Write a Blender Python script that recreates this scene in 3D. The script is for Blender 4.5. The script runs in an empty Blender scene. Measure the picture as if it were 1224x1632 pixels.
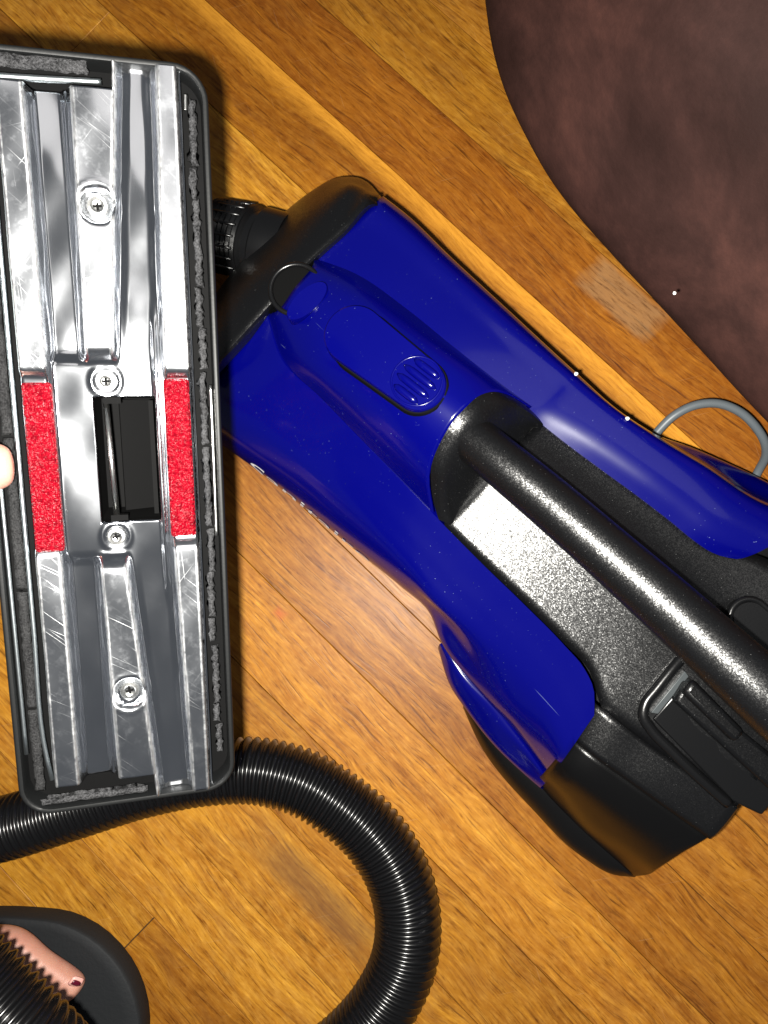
import bpy, bmesh, math, random
import numpy as np
from mathutils import Vector, Matrix

random.seed(7); rng = np.random.default_rng(7)
SC = bpy.context.scene
COL = SC.collection

# ------------------------------------------------------------------ camera
CAM_H = 0.5
F_PX, CX, CY = 1632 * 26 / 36.0, 612.0, 816.0
NADIR = (690.0, 894.0)                      # where the photo looks straight down
def cam_rotation():
    d = Vector(((NADIR[0] - CX) / F_PX, -(NADIR[1] - CY) / F_PX, -1)).normalized()
    return d.rotation_difference(Vector((0, 0, -1))).to_matrix()
RC = cam_rotation()
cam = bpy.data.cameras.new('camera'); camo = bpy.data.objects.new('camera', cam); COL.objects.link(camo)
cam.lens = 26; cam.sensor_width = 36; cam.sensor_fit = 'AUTO'; cam.clip_start = 0.005; cam.clip_end = 50
camo.matrix_world = Matrix.Translation((0, 0, CAM_H)) @ RC.to_4x4()
SC.camera = camo

# ------------------------------------------------------------------ light
w = bpy.data.worlds.new('World'); SC.world = w; w.use_nodes = True
bg = w.node_tree.nodes['Background']; bg.inputs[0].default_value = (0.88, 0.93, 1.0, 1); bg.inputs[1].default_value = 0.105
fl = bpy.data.lights.new('phone_flash', 'POINT'); fl.energy = 26.0; fl.color = (1.0, 0.97, 0.90); fl.shadow_soft_size = 0.004
flo = bpy.data.objects.new('phone_flash', fl); COL.objects.link(flo); flo.location = (-0.0125, -0.0085, CAM_H)
ce = bpy.data.lights.new('reflection_fill', 'AREA'); ce.energy = 2.6; ce.shape = 'DISK'; ce.size = 1.1; ce.color = (1.0, 0.95, 0.9)  # unseen area light added to give the metal plate a bright reflection
ceo = bpy.data.objects.new('reflection_fill', ce); COL.objects.link(ceo); ceo.location = (0.75, 0.55, 2.3)
vs = SC.view_settings; vs.view_transform = 'Standard'; vs.look = 'None'; vs.exposure = 0; vs.gamma = 1; vs.use_curve_mapping = False
SC.render.film_transparent = False

# ------------------------------------------------------------------ helpers
def at(x, y, z):
    """world point seen at photo pixel (x, y) lying at height z"""
    d = RC @ Vector(((x - CX) / F_PX, -(y - CY) / F_PX, -1))
    return Vector((0, 0, CAM_H)) + d * ((z - CAM_H) / d.z)
def A3(p): return np.array(at(*p))

WM = {}
def wm(o): return WM.get(o.name, Matrix.Identity(4)) if o else Matrix.Identity(4)
def tag(o, label=None, cat=None, group=None, kind=None):
    if label: o['label'] = label
    if cat: o['category'] = cat
    if group: o['group'] = group
    if kind: o['kind'] = kind
    return o
def empty(name, loc, rot=None, label=None, cat=None, group=None):
    o = bpy.data.objects.new(name, None); COL.objects.link(o); o.empty_display_size = 0.05
    M = Matrix.Translation(loc) @ (rot.to_4x4() if rot else Matrix.Identity(4))
    o.matrix_world = M; WM[o.name] = M
    return tag(o, label, cat, group)
def mesh(name, V, Fc, m, parent=None, smooth=True, sharp=None, local=False):
    me = bpy.data.meshes.new(name)
    if parent is not None and not local:
        inv = wm(parent).inverted(); V = [inv @ Vector(v) for v in V]
    me.from_pydata([tuple(v) for v in V], [], [tuple(f) for f in Fc]); me.validate(); me.update()
    me.polygons.foreach_set('use_smooth', [smooth] * len(me.polygons))
    if sharp is not None: me.set_sharp_from_angle(angle=math.radians(sharp))
    if m: me.materials.append(m)
    o = bpy.data.objects.new(name, me); COL.objects.link(o)
    if parent is not None:
        o.parent = parent; WM[o.name] = wm(parent)
    return o
def bm_obj(name, bm, m, parent=None, smooth=True, sharp=35, local=True):
    bmesh.ops.recalc_face_normals(bm, faces=bm.faces)
    bm.verts.index_update()
    V = [v.co.copy() for v in bm.verts]; Fc = [[v.index for v in f.verts] for f in bm.faces]; bm.free()
    return mesh(name, V, Fc, m, parent, smooth, sharp, local)
def fixn(o):
    bm = bmesh.new(); bm.from_mesh(o.data); bmesh.ops.remove_doubles(bm, verts=bm.verts, dist=1e-6)
    bmesh.ops.recalc_face_normals(bm, faces=bm.faces); bm.to_mesh(o.data); bm.free(); return o
def bevel(o, wdt, seg=2, ang=40):
    b = o.modifiers.new('bevel', 'BEVEL'); b.width = wdt; b.segments = seg; b.limit_method = 'ANGLE'; b.angle_limit = math.radians(ang); return o
def box(bm, x0, x1, y0, y1, z0, z1):
    vs_ = [bm.verts.new(p) for p in ((x0,y0,z0),(x1,y0,z0),(x1,y1,z0),(x0,y1,z0),(x0,y0,z1),(x1,y0,z1),(x1,y1,z1),(x0,y1,z1))]
    for f in ((3,2,1,0),(4,5,6,7),(0,1,5,4),(1,2,6,5),(2,3,7,6),(3,0,4,7)): bm.faces.new([vs_[i] for i in f])

def spline(xs, P, xi):
    """smooth interpolation (finite difference tangents) of points P at knots xs"""
    xs = np.asarray(xs, float); P = np.asarray(P, float); xi = np.asarray(xi, float)
    n = len(xs); h = np.diff(xs)
    if n == 2:
        t = ((xi - xs[0]) / h[0])[:, None]; return P[0] * (1 - t) + P[1] * t
    s = np.diff(P, axis=0) / h[:, None]
    T = np.zeros_like(P)
    T[1:-1] = (s[:-1] * h[1:, None] + s[1:] * h[:-1, None]) / (h[:-1] + h[1:])[:, None]
    T[0] = s[0]; T[-1] = s[-1]
    k = np.clip(np.searchsorted(xs, xi) - 1, 0, n - 2); t = ((xi - xs[k]) / h[k])[:, None]; hh = h[k][:, None]
    return ((2*t**3 - 3*t**2 + 1) * P[k] + (t**3 - 2*t**2 + t) * hh * T[k] + (-2*t**3 + 3*t**2) * P[k+1] + (t**3 - t**2) * hh * T[k+1])
def AX(p): return 0.77 * p[0] + 0.64 * p[1]
def line(pts, n, key=AX):
    """photo polyline (x, y, z) -> n world points, even along the body's axis"""
    a = [key(p) for p in pts]; W = [A3(p) for p in pts]
    return spline(a, W, np.linspace(a[0], a[-1], n))
def chord(P):
    d = np.r_[0, np.cumsum(np.maximum(np.linalg.norm(np.diff(P, axis=0), axis=1), 1e-5))]; return d
def pathpts(pts, n, world=False):
    W = np.array([p if world else A3(p) for p in pts]); c = chord(W)
    return spline(c, W, np.linspace(0, c[-1], n))
def sheet(cols, sub=4):
    """cols: list of (n,3) arrays -> grid (n, m, 3) smooth across the columns"""
    C = np.stack(cols, 1); rows = []
    for r in C:
        c = chord(r); xi = np.concatenate([np.linspace(c[j], c[j+1], sub, endpoint=False) for j in range(len(c) - 1)] + [[c[-1]]])
        rows.append(spline(c, r, xi))
    return np.array(rows)
def grid_faces(n, m, off=0, flip=False, wrap=False):
    Fs = []
    for i in range(n - 1):
        for j in range(m if wrap else m - 1):
            k = (j + 1) % m
            q = (off + i*m + j, off + (i+1)*m + j, off + (i+1)*m + k, off + i*m + k)
            Fs.append(q[::-1] if flip else q)
    return Fs
def join(grids):
    V, Fs = [], []
    for G in grids:
        n, m = G.shape[:2]; Fs += grid_faces(n, m, len(V)); V += [tuple(p) for p in G.reshape(-1, 3)]
    return V, Fs
def tube(P, r, seg=16, cap=True):
    P = np.asarray(P, float); n = len(P); r = np.full(n, r) if np.isscalar(r) else np.asarray(r)
    T = np.gradient(P, axis=0); T /= np.linalg.norm(T, axis=1)[:, None]
    up = np.array([0, 0, 1.0]); u = np.cross(T[0], up)
    if np.linalg.norm(u) < 1e-3: u = np.array([1.0, 0, 0])
    u /= np.linalg.norm(u); V = []
    th = np.linspace(0, 2*np.pi, seg, endpoint=False)
    for i in range(n):
        u = u - T[i] * (u @ T[i]); u /= np.linalg.norm(u); v = np.cross(T[i], u)
        V.append(P[i] + r[i] * (np.cos(th)[:, None] * u + np.sin(th)[:, None] * v))
    V = np.concatenate(V); Fs = grid_faces(n, seg, wrap=True, flip=True)
    if cap: Fs += [tuple(range(seg))[::-1], tuple(range((n-1)*seg, n*seg))]
    return V, Fs

# ------------------------------------------------------------------ materials
class NT:
    def __init__(s, name):
        s.m = bpy.data.materials.new(name); s.m.use_nodes = True; s.t = s.m.node_tree; s.b = s.t.nodes['Principled BSDF']
    def n(s, typ, **kw):
        nd = s.t.nodes.new(typ)
        for k, v in kw.items():
            if k.startswith('i_'): nd.inputs[k[2:].replace('_', ' ')].default_value = v
            else: setattr(nd, k, v)
        return nd
    def l(s, a, b): s.t.links.new(a, b)
    def coord(s, kind='Object', scale=(1,1,1), rot=(0,0,0), loc=(0,0,0)):
        tc = s.n('ShaderNodeTexCoord'); m0 = s.n('ShaderNodeMapping'); mp = s.n('ShaderNodeMapping')
        m0.inputs['Rotation'].default_value = rot; mp.inputs['Scale'].default_value = scale; mp.inputs['Location'].default_value = loc
        s.l(tc.outputs[kind], m0.inputs[0]); s.l(m0.outputs[0], mp.inputs[0]); return mp.outputs[0]
    def glitter(s, scale, k):
        v = s.n('ShaderNodeTexVoronoi'); v.inputs['Scale'].default_value = scale; s.l(s.coord(), v.inputs['Vector'])
        a = s.n('ShaderNodeVectorMath', operation='SUBTRACT'); s.l(v.outputs['Color'], a.inputs[0]); a.inputs[1].default_value = (.5, .5, .5)
        b = s.n('ShaderNodeVectorMath', operation='SCALE'); s.l(a.outputs[0], b.inputs[0]); b.inputs['Scale'].default_value = k
        g = s.n('ShaderNodeNewGeometry'); c = s.n('ShaderNodeVectorMath', operation='ADD'); s.l(b.outputs[0], c.inputs[0]); s.l(g.outputs['Normal'], c.inputs[1])
        d = s.n('ShaderNodeVectorMath', operation='NORMALIZE'); s.l(c.outputs[0], d.inputs[0]); s.l(d.outputs[0], s.b.inputs['Normal']); return d.outputs[0]
    def noise(s, vec, scale, detail=3, rough=0.55, dist=0):
        nd = s.n('ShaderNodeTexNoise'); nd.inputs['Scale'].default_value = scale; nd.inputs['Detail'].default_value = detail
        nd.inputs['Roughness'].default_value = rough; nd.inputs['Distortion'].default_value = dist
        if vec is not None: s.l(vec, nd.inputs['Vector'])
        return nd.outputs[0]
    def ramp(s, fac, stops):
        r = s.n('ShaderNodeValToRGB'); e = r.color_ramp.elements
        while len(e) < len(stops): e.new(0.5)
        for k, (p, c) in enumerate(stops):
            e[k].position = p; e[k].color = c if len(c) == 4 else (*c, 1)
        s.l(fac, r.inputs[0]); return r.outputs[0]
    def mix(s, fac, a, b, typ='MIX'):
        m = s.n('ShaderNodeMix', data_type='RGBA', blend_type=typ)
        for v, k in ((fac, 0), (a, 6), (b, 7)):
            if hasattr(v, 'links'): s.l(v, m.inputs[k])
            else: m.inputs[k].default_value = v if k == 0 else (*v, 1)[:4]
        return m.outputs[2]
    def math(s, op, a, b=None, c=None, clamp=False):
        m = s.n('ShaderNodeMath', operation=op, use_clamp=clamp)
        for k, v in enumerate((a, b, c)):
            if v is None: continue
            if hasattr(v, 'links'): s.l(v, m.inputs[k])
            else: m.inputs[k].default_value = v
        return m.outputs[0]
    def bump(s, h, strength, dist, normal=None):
        b = s.n('ShaderNodeBump'); b.inputs['Strength'].default_value = strength; b.inputs['Distance'].default_value = dist
        s.l(h, b.inputs['Height'])
        if normal is not None: s.l(normal, b.inputs['Normal'])
        s.l(b.outputs[0], s.b.inputs['Normal']); return b.outputs[0]
    def set(s, **kw):
        for k, v in kw.items():
            i = s.b.inputs[k.replace('_', ' ')]
            if hasattr(v, 'links'): s.l(v, i)
            else: i.default_value = (*v, 1) if isinstance(v, tuple) and len(v) == 3 else v
        return s

def mat_plain(name, col, rough, metal=0.0, spec=0.5, coat=0.0, bump=None):
    t = NT(name); t.set(Base_Color=col, Roughness=rough, Metallic=metal, Specular_IOR_Level=spec, Coat_Weight=coat)
    if bump:
        t.bump(t.noise(t.coord(), bump[0], 3), bump[1], bump[2])
    return t.m

def mat_blue():
    t = NT('blue_gloss_plastic'); c = t.coord()
    dust = t.ramp(t.noise(c, 800, 2), [(0.725, (0,0,0)), (0.76, (1,1,1))])
    area = t.ramp(t.noise(c, 26, 4), [(0.42, (0,0,0)), (0.66, (1,1,1))])
    dm = t.math('MULTIPLY', dust, area)
    haze = t.math('MULTIPLY', area, 0.02)
    sc = t.noise(t.coord(scale=(14, 500, 60), rot=(0, 0, 0.82)), 1, 2)
    scr = t.math('MULTIPLY', t.ramp(sc, [(0.745, (0,0,0)), (0.765, (1,1,1))]), 0.35)
    col = t.mix(t.math('MULTIPLY', t.math('ADD', dm, scr, clamp=True), 0.5), (0.0004, 0.0007, 0.084), (0.22, 0.28, 0.45))
    rg = t.math('ADD', t.math('MULTIPLY', t.math('ADD', dm, scr), 0.3), t.math('ADD', haze, 0.20), clamp=True)
    t.set(Base_Color=col, Roughness=rg, Specular_IOR_Level=0.27, Coat_Weight=0.30, Coat_Roughness=0.08)
    t.bump(t.noise(c, 60, 2), 0.03, 0.0006)
    return t.m
def mat_black_tex():
    t = NT('black_grained_plastic'); c = t.coord()
    dirt = t.ramp(t.noise(c, 1500, 1), [(0.77, (0,0,0)), (0.79, (1,1,1))])
    col = t.mix(t.math('MULTIPLY', dirt, 0.4), (0.0022, 0.0023, 0.0027), (0.3, 0.3, 0.3))
    t.set(Base_Color=col, Roughness=0.325, Specular_IOR_Level=0.56)
    t.glitter(2300, 0.20); return t.m
def mat_chrome():
    t = NT('scratched_metal'); c = t.coord()
    tot = None
    for k, (ang, sx, sy, lo) in enumerate(((0.75, 22, 2500, .70), (-0.9, 18, 2300, .745), (0.55, 14, 2800, .71), (1.5, 30, 2400, .755), (0.95, 20, 2200, .735), (-0.3, 16, 2600, .76))):
        nz = t.noise(t.coord(scale=(sx, sy, 50), rot=(0, 0, ang), loc=(k*3.1, k, 0)), 1, 1)
        r = t.ramp(nz, [(lo - .02, (0,0,0)), (lo + .045, (.85,.85,.85))])
        tot = r if tot is None else t.math('MAXIMUM', tot, r)
    wear = t.n('ShaderNodeAttribute'); wear.attribute_name = 'wear'
    patch = t.ramp(t.noise(c, 55, 3), [(0.42, (.08,.08,.08)), (0.64, (.85,.85,.85))])
    s1 = t.math('MULTIPLY', t.math('MULTIPLY', tot, patch), t.math('ADD', t.math('MULTIPLY', wear.outputs['Fac'], 0.95), 0.03, clamp=True))
    edge = t.n('ShaderNodeAttribute'); edge.attribute_name = 'edge'
    spk = t.ramp(t.noise(c, 500, 4, 0.7), [(0.30, (.35,.35,.35)), (0.62, (1,1,1))])
    s2 = t.math('MULTIPLY', spk, edge.outputs['Fac'])
    s = t.math('MAXIMUM', s1, t.math('MULTIPLY', s2, 1.0))
    cloud = t.noise(c, 45, 4)
    dust = t.math('MULTIPLY', t.ramp(t.noise(c, 260, 4, .7), [(0.5, (0,0,0)), (0.75, (1,1,1))]), t.math('MULTIPLY', wear.outputs['Fac'], 0.06))
    wr = t.math('MULTIPLY', wear.outputs['Fac'], 0.06)
    rg = t.math('ADD', t.math('ADD', t.math('MULTIPLY', s, 0.27), dust), t.math('ADD', wr, t.math('ADD', t.math('MULTIPLY', cloud, 0.08), 0.085)), clamp=True)
    t.set(Base_Color=t.mix(s, (0.68, 0.70, 0.74), (0.8, 0.8, 0.8)), Metallic=1.0, Roughness=rg)
    t.bump(t.math('ADD', t.math('MULTIPLY', s1, 0.3), t.math('MULTIPLY', t.noise(c, 45, 2), 0.5)), 0.2, 0.0004)
    return t.m
def mat_red():
    t = NT('red_reflector_plastic'); c = t.coord()
    v = t.n('ShaderNodeTexVoronoi'); v.inputs['Scale'].default_value = 1200; t.l(c, v.inputs['Vector'])
    v2 = t.n('ShaderNodeTexVoronoi'); v2.inputs['Scale'].default_value = 820; t.l(c, v2.inputs['Vector'])
    h = t.math('ADD', v.outputs[0], v2.outputs[0])
    t.set(Base_Color=t.mix(v2.outputs[0], (0.20, 0.0006, 0.007), (0.075, 0.0003, 0.003)), Roughness=0.34, Specular_IOR_Level=0.2)
    t.bump(h, 0.8, 0.0008); return t.m
def mat_felt(name, a, b):
    t = NT(name); c = t.coord()
    f = t.noise(c, 1300, 3, 0.7); g = t.noise(c, 160, 2)
    t.set(Base_Color=t.mix(t.ramp(t.math('ADD', t.math('MULTIPLY', f, .7), t.math('MULTIPLY', g, .3)), [(0.38, (0,0,0)), (0.62, (1,1,1))]), a, b), Roughness=0.95, Specular_IOR_Level=0.15)
    t.bump(f, 1.0, 0.0012); return t.m
def mat_wood():
    t = NT('oiled_oak_plank'); oi = t.n('ShaderNodeObjectInfo')
    tc = t.n('ShaderNodeTexCoord')
    off = t.n('ShaderNodeVectorMath', operation='ADD'); t.l(tc.outputs['Object'], off.inputs[0])
    cmb = t.n('ShaderNodeCombineXYZ'); t.l(t.math('MULTIPLY', oi.outputs['Random'], 37.0), cmb.inputs[0]); t.l(t.math('MULTIPLY', oi.outputs['Random'], 11.0), cmb.inputs[1]); t.l(cmb.outputs[0], off.inputs[1])
    P = off.outputs[0]
    def mapped(sc, src=P):
        m = t.n('ShaderNodeMapping'); m.inputs['Scale'].default_value = sc; t.l(src, m.inputs[0]); return m.outputs[0]
    # slow wander of the grain
    wob = t.noise(mapped((5, 9, 1)), 1, 3); 
    sep = t.n('ShaderNodeSeparateXYZ'); t.l(P, sep.inputs[0])
    cy = t.math('ADD', sep.outputs[1], t.math('MULTIPLY', wob, 0.034))
    g = t.n('ShaderNodeCombineXYZ'); t.l(sep.outputs[0], g.inputs[0]); t.l(cy, g.inputs[1])
    G = g.outputs[0]
    bands = t.noise(mapped((5, 85, 1), G), 1, 6, 0.66)
    broad = t.noise(mapped((4, 26, 1), G), 1, 3)
    fibre = t.noise(mapped((14, 760, 1), G), 1, 3, 0.65)
    pore = t.ramp(t.noise(mapped((24, 520, 1), G), 1, 3, 0.6), [(0.57, (0,0,0)), (0.68, (1,1,1))])
    fleck = t.ramp(t.noise(mapped((130, 210, 1), P), 1, 3), [(0.42, (0,0,0)), (0.7, (1,1,1))])
    c0 = t.ramp(bands, [(0.28, (0.120, 0.040, 0.006)), (0.45, (0.26, 0.105, 0.012)), (0.58, (0.38, 0.175, 0.021)), (0.74, (0.50, 0.26, 0.042))])
    c1 = t.mix(t.math('MULTIPLY', broad, 0.55), c0, (0.235, 0.092, 0.018))
    c1 = t.mix(t.math('MULTIPLY', fibre, 0.42), c1, (0.14, 0.047, 0.007))
    c1 = t.mix(t.math('MULTIPLY', fleck, 0.26), c1, (0.44, 0.235, 0.062))
    c1 = t.mix(t.math('MULTIPLY', pore, 0.66), c1, (0.065, 0.021, 0.004))
    stk = t.noise(mapped((62, 560, 1), G), 1, 4, 0.7)
    c1 = t.mix(1.0, c1, t.ramp(stk, [(0.30, (0.42, 0.33, 0.24)), (0.46, (0.92, 0.90, 0.86)), (0.56, (1.0, 1.0, 1.0)), (0.70, (1.32, 1.38, 1.35))]), 'MULTIPLY')
    greyp = t.ramp(t.noise(mapped((22, 60, 1), P), 1, 4, 0.65), [(0.52, (0,0,0)), (0.72, (1,1,1))])
    c1 = t.mix(t.math('MULTIPLY', greyp, 0.38), c1, (0.17, 0.072, 0.024))
    # pale sapwood along one edge where a plank has it (alpha of the object colour)
    s0 = t.n('ShaderNodeSeparateXYZ'); t.l(tc.outputs['Object'], s0.inputs[0])
    sap = t.ramp(t.math('ADD', t.math('MULTIPLY', s0.outputs[1], 20.0), t.math('MULTIPLY', wob, 0.12)), [(0.30, (0,0,0)), (0.50, (1,1,1))])
    inv = t.math('SUBTRACT', 1.0, oi.outputs['Alpha'])
    pale = t.mix(t.math('MULTIPLY', bands, 0.6), (0.62, 0.33, 0.065), (0.47, 0.22, 0.035))
    pale = t.mix(t.math('MULTIPLY', fibre, 0.5), pale, (0.34, 0.145, 0.018))
    pale = t.mix(1.0, pale, t.ramp(stk, [(0.30, (0.66, 0.6, 0.5)), (0.52, (1, 1, 1)), (0.70, (1.15, 1.18, 1.2))]), 'MULTIPLY')
    c2 = t.mix(t.math('MULTIPLY', sap, inv), c1, pale)
    c3 = t.mix(1.0, t.mix(1.0, c2, oi.outputs['Color'], 'MULTIPLY'), (1.10, 1.09, 0.82), 'MULTIPLY')
    # worn places and stains with a shape of their own, fixed to the floor
    geo = t.n('ShaderNodeNewGeometry'); rot = t.n('ShaderNodeMapping'); rot.inputs['Rotation'].default_value = (0, 0, math.radians(44)); t.l(geo.outputs['Position'], rot.inputs[0])
    sp = t.n('ShaderNodeSeparateXYZ'); t.l(rot.outputs[0], sp.inputs[0])
    dn = t.noise(mapped((60, 60, 1)), 1, 3)
    def blotch(d, n_, rd, rn, soft):
        a = t.math('ABSOLUTE', t.math('DIVIDE', t.math('SUBTRACT', sp.outputs[0], d), rd)); b = t.math('ABSOLUTE', t.math('DIVIDE', t.math('SUBTRACT', sp.outputs[1], n_), rn))
        m = t.math('ADD', t.math('MAXIMUM', a, b), t.math('MULTIPLY', t.math('SUBTRACT', dn, 0.5), 0.5))
        return t.ramp(m, [(1 - soft, (1,1,1)), (1.0, (0,0,0))])
    c4 = t.mix(t.math('MULTIPLY', blotch(-0.030, 0.2165, 0.034, 0.0145, 0.30), 0.55), c3, t.mix(1.0, (0.27, 0.158, 0.072), t.ramp(stk, [(0.34, (0.45, 0.42, 0.4)), (0.5, (1, 1, 1))]), 'MULTIPLY'))
    c4 = t.mix(t.math('MULTIPLY', blotch(0.10, -0.212, 0.07, 0.016, 0.6), 0.6), c4, (0.115, 0.055, 0.022))
    c4 = t.mix(t.math('MULTIPLY', blotch(-0.05, -0.098, 0.0055, 0.0045, 0.9), 0.42), c4, (0.38, 0.05, 0.02))
    scr = t.noise(t.coord(scale=(30, 900, 1), rot=(0, 0, 0.5)), 1, 1)
    sc1 = t.ramp(scr, [(0.735, (0,0,0)), (0.75, (1,1,1))])
    scr2 = t.noise(t.coord(scale=(24, 1000, 1), rot=(0, 0, -1.0)), 1, 1)
    sc2 = t.math('MAXIMUM', sc1, t.ramp(scr2, [(0.74, (0,0,0)), (0.755, (1,1,1))]))
    c5 = t.mix(t.math('MULTIPLY', sc2, 0.07), c4, (0.6, 0.42, 0.24))
    t.set(Base_Color=c5, Roughness=t.math('ADD', t.math('MULTIPLY', fibre, 0.25), 0.30), Specular_IOR_Level=0.21)
    h = t.math('SUBTRACT', t.math('MULTIPLY', fibre, 0.5), t.math('ADD', pore, t.math('MULTIPLY', sc2, 0.3)))
    t.bump(h, 0.16, 0.0003)
    return t.m
def mat_leather():
    t = NT('brown_suede_leather'); c = t.coord(scale=(1, 1, 1))
    st = t.coord(scale=(16, 7, 9), rot=(0, 0, -0.35))
    a = t.noise(st, 1.5, 6, 0.68, 0.15); b = t.noise(c, 40, 5, 0.65); f = t.noise(c, 700, 3)
    m = t.math('ADD', t.math('MULTIPLY', a, 0.88), t.math('MULTIPLY', b, 0.12))
    col = t.ramp(m, [(0.36, (0.0135, 0.0054, 0.0043)), (0.48, (0.0215, 0.0090, 0.0074)), (0.56, (0.031, 0.0128, 0.0103)), (0.70, (0.054, 0.0215, 0.0165))])
    t.set(Base_Color=col, Roughness=0.75, Specular_IOR_Level=0.10)
    t.bump(t.math('ADD', f, t.math('MULTIPLY', a, 0.6)), 0.22, 0.0006); return t.m
def mat_skin():
    t = NT('skin'); c = t.coord()
    n1 = t.noise(c, 90, 4); f = t.noise(c, 1400, 3)
    t.set(Base_Color=t.mix(n1, (0.46, 0.25, 0.18), (0.36, 0.145, 0.11)), Roughness=0.45, Subsurface_Weight=0.15, Specular_IOR_Level=0.4)
    t.b.inputs['Subsurface Radius'].default_value = (0.004, 0.0015, 0.0008)
    cr = t.ramp(t.noise(t.coord(scale=(420, 60, 200), rot=(0, 0, .75)), 1, 3, .6), [(0.56, (0,0,0)), (0.72, (1,1,1))])
    t.bump(t.math('SUBTRACT', t.math('MULTIPLY', f, .5), t.math('MULTIPLY', cr, .6)), 0.35, 0.0005); return t.m

M_BLUE = mat_blue(); M_TEX = mat_black_tex(); M_CHROME = mat_chrome(); M_RED = mat_red(); M_WOOD = mat_wood()
M_LEATHER = mat_leather(); M_SKIN = mat_skin()
M_BLACK = mat_plain('black_smooth_plastic', (0.0035, 0.0036, 0.004), 0.26, bump=(900, 0.10, 0.0003))
M_SATIN = mat_plain('black_satin_plastic', (0.0024, 0.0024, 0.0026), 0.27, spec=0.28, bump=(1500, 0.3, 0.0003))
M_MATTE = mat_plain('black_matte_plastic', (0.003, 0.003, 0.0033), 0.36, spec=0.3, bump=(1200, 0.25, 0.0003))
M_HOUSING = mat_plain('dark_housing_plastic', (0.0045, 0.0048, 0.005), 0.48, spec=0.2, bump=(700, 0.12, 0.0003))
M_HOSE = mat_plain('black_hose_plastic', (0.003, 0.003, 0.0034), 0.24)
M_FOAM = mat_plain('black_foam_rubber', (0.010, 0.011, 0.0125), 0.7, spec=0.25, bump=(350, 0.4, 0.0006))
M_RAIL = mat_plain('pale_metal_rail', (0.62, 0.68, 0.70), 0.3, metal=1.0, bump=(500, 0.15, 0.0003))
M_STEEL = mat_plain('zinc_steel', (0.78, 0.78, 0.76), 0.24, metal=1.0, bump=(800, 0.2, 0.0003))
M_DARK = mat_plain('recess_shade', (0.0018, 0.0018, 0.0019), 0.75, spec=0.07)  # shade inside recesses put into one very dark, dull colour
M_CORD = mat_plain('grey_cord_rubber', (0.085, 0.098, 0.108), 0.45)
M_FELT = mat_felt('grey_felt', (0.004, 0.004, 0.0045), (0.06, 0.06, 0.063))
M_FELTD = mat_felt('dark_felt', (0.005, 0.005, 0.0055), (0.03, 0.03, 0.031))
M_WHITE = mat_plain('white_print', (0.75, 0.75, 0.78), 0.4)
M_CRUMB = mat_plain('white_crumb', (0.75, 0.75, 0.73), 0.7)
M_NAIL = mat_plain('dark_red_polish', (0.075, 0.004, 0.014), 0.18, coat=0.5)
M_NAILB = mat_plain('bare_nail', (0.66, 0.34, 0.30), 0.3)
M_RAMP_LIT = mat_plain('lit_ramp_grey', (0.06, 0.068, 0.072), 0.4)  # grey puts the light on the ramp's face into its colour
M_SUB = mat_plain('dark_joint_filler', (0.02, 0.010, 0.004), 0.8)

# ------------------------------------------------------------------ floor
TH = math.radians(-44); DV = Vector((math.cos(TH), math.sin(TH), 0)); NV = Vector((-math.sin(TH), math.cos(TH), 0))
PW = 0.0532
bm = bmesh.new(); box(bm, -1.0, 1.0, -1.0, 1.0, -0.03, -0.0035)
floor = bm_obj('floor', bm, M_SUB, None, False, None); floor['kind'] = 'structure'
floor.rotation_euler = (0, 0, TH)
plank_meshes = {}
def plank_mesh(L):
    key = round(L, 3)
    if key in plank_meshes: return plank_meshes[key]
    g, c, hz = 0.00016, 0.00035, 0.018
    x, y = L/2 - g, PW/2 - g
    V = [(-x, -y, -hz), (x, -y, -hz), (x, y, -hz), (-x, y, -hz), (-x, -y, -c), (x, -y, -c), (x, y, -c), (-x, y, -c), (-x+c, -y+c, 0), (x-c, -y+c, 0), (x-c, y-c, 0), (-x+c, y-c, 0)]
    Fs = [(8, 9, 10, 11)] + [(i, (i+1) % 4, 4 + (i+1) % 4, 4 + i) for i in range(4)] + [(4 + i, 4 + (i+1) % 4, 8 + (i+1) % 4, 8 + i) for i in range(4)]
    me = bpy.data.meshes.new('plank'); me.from_pydata(V, [], Fs); me.update(); me.materials.append(M_WOOD); plank_meshes[key] = me; return me
TINT = {  # course index -> tint (course k spans n = -0.0352 + k*PW .. +PW)
    5: (0.95, 0.90, 0.72), 4: (0.80, 0.62, 0.46), 3: (0.84, 0.72, 0.52), 2: (1.20, 1.22, 1.10), 1: (0.92, 0.84, 0.8), 0: (0.86, 0.78, 0.76),
    -1: (0.78, 0.68, 0.62), -2: (1.06, 1.0, 0.96), -3: (0.96, 0.92, 0.88), -4: (1.14, 1.16, 1.1), -5: (1.24, 1.28, 1.26), -6: (1.06, 1.10, 1.02), -7: (0.98, 0.96, 0.9)}
JOINT = {-6: [-0.36, 0.0315, 0.43], 1: [-0.6, -0.446, 0.30], -1: [-0.5, -0.05 + 0.6], 2: [-0.446, 0.2], 3: [-0.62, 0.33], 4: [-0.55, 0.28]}
LENS = [0.30, 0.36, 0.42, 0.48, 0.54]
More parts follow.
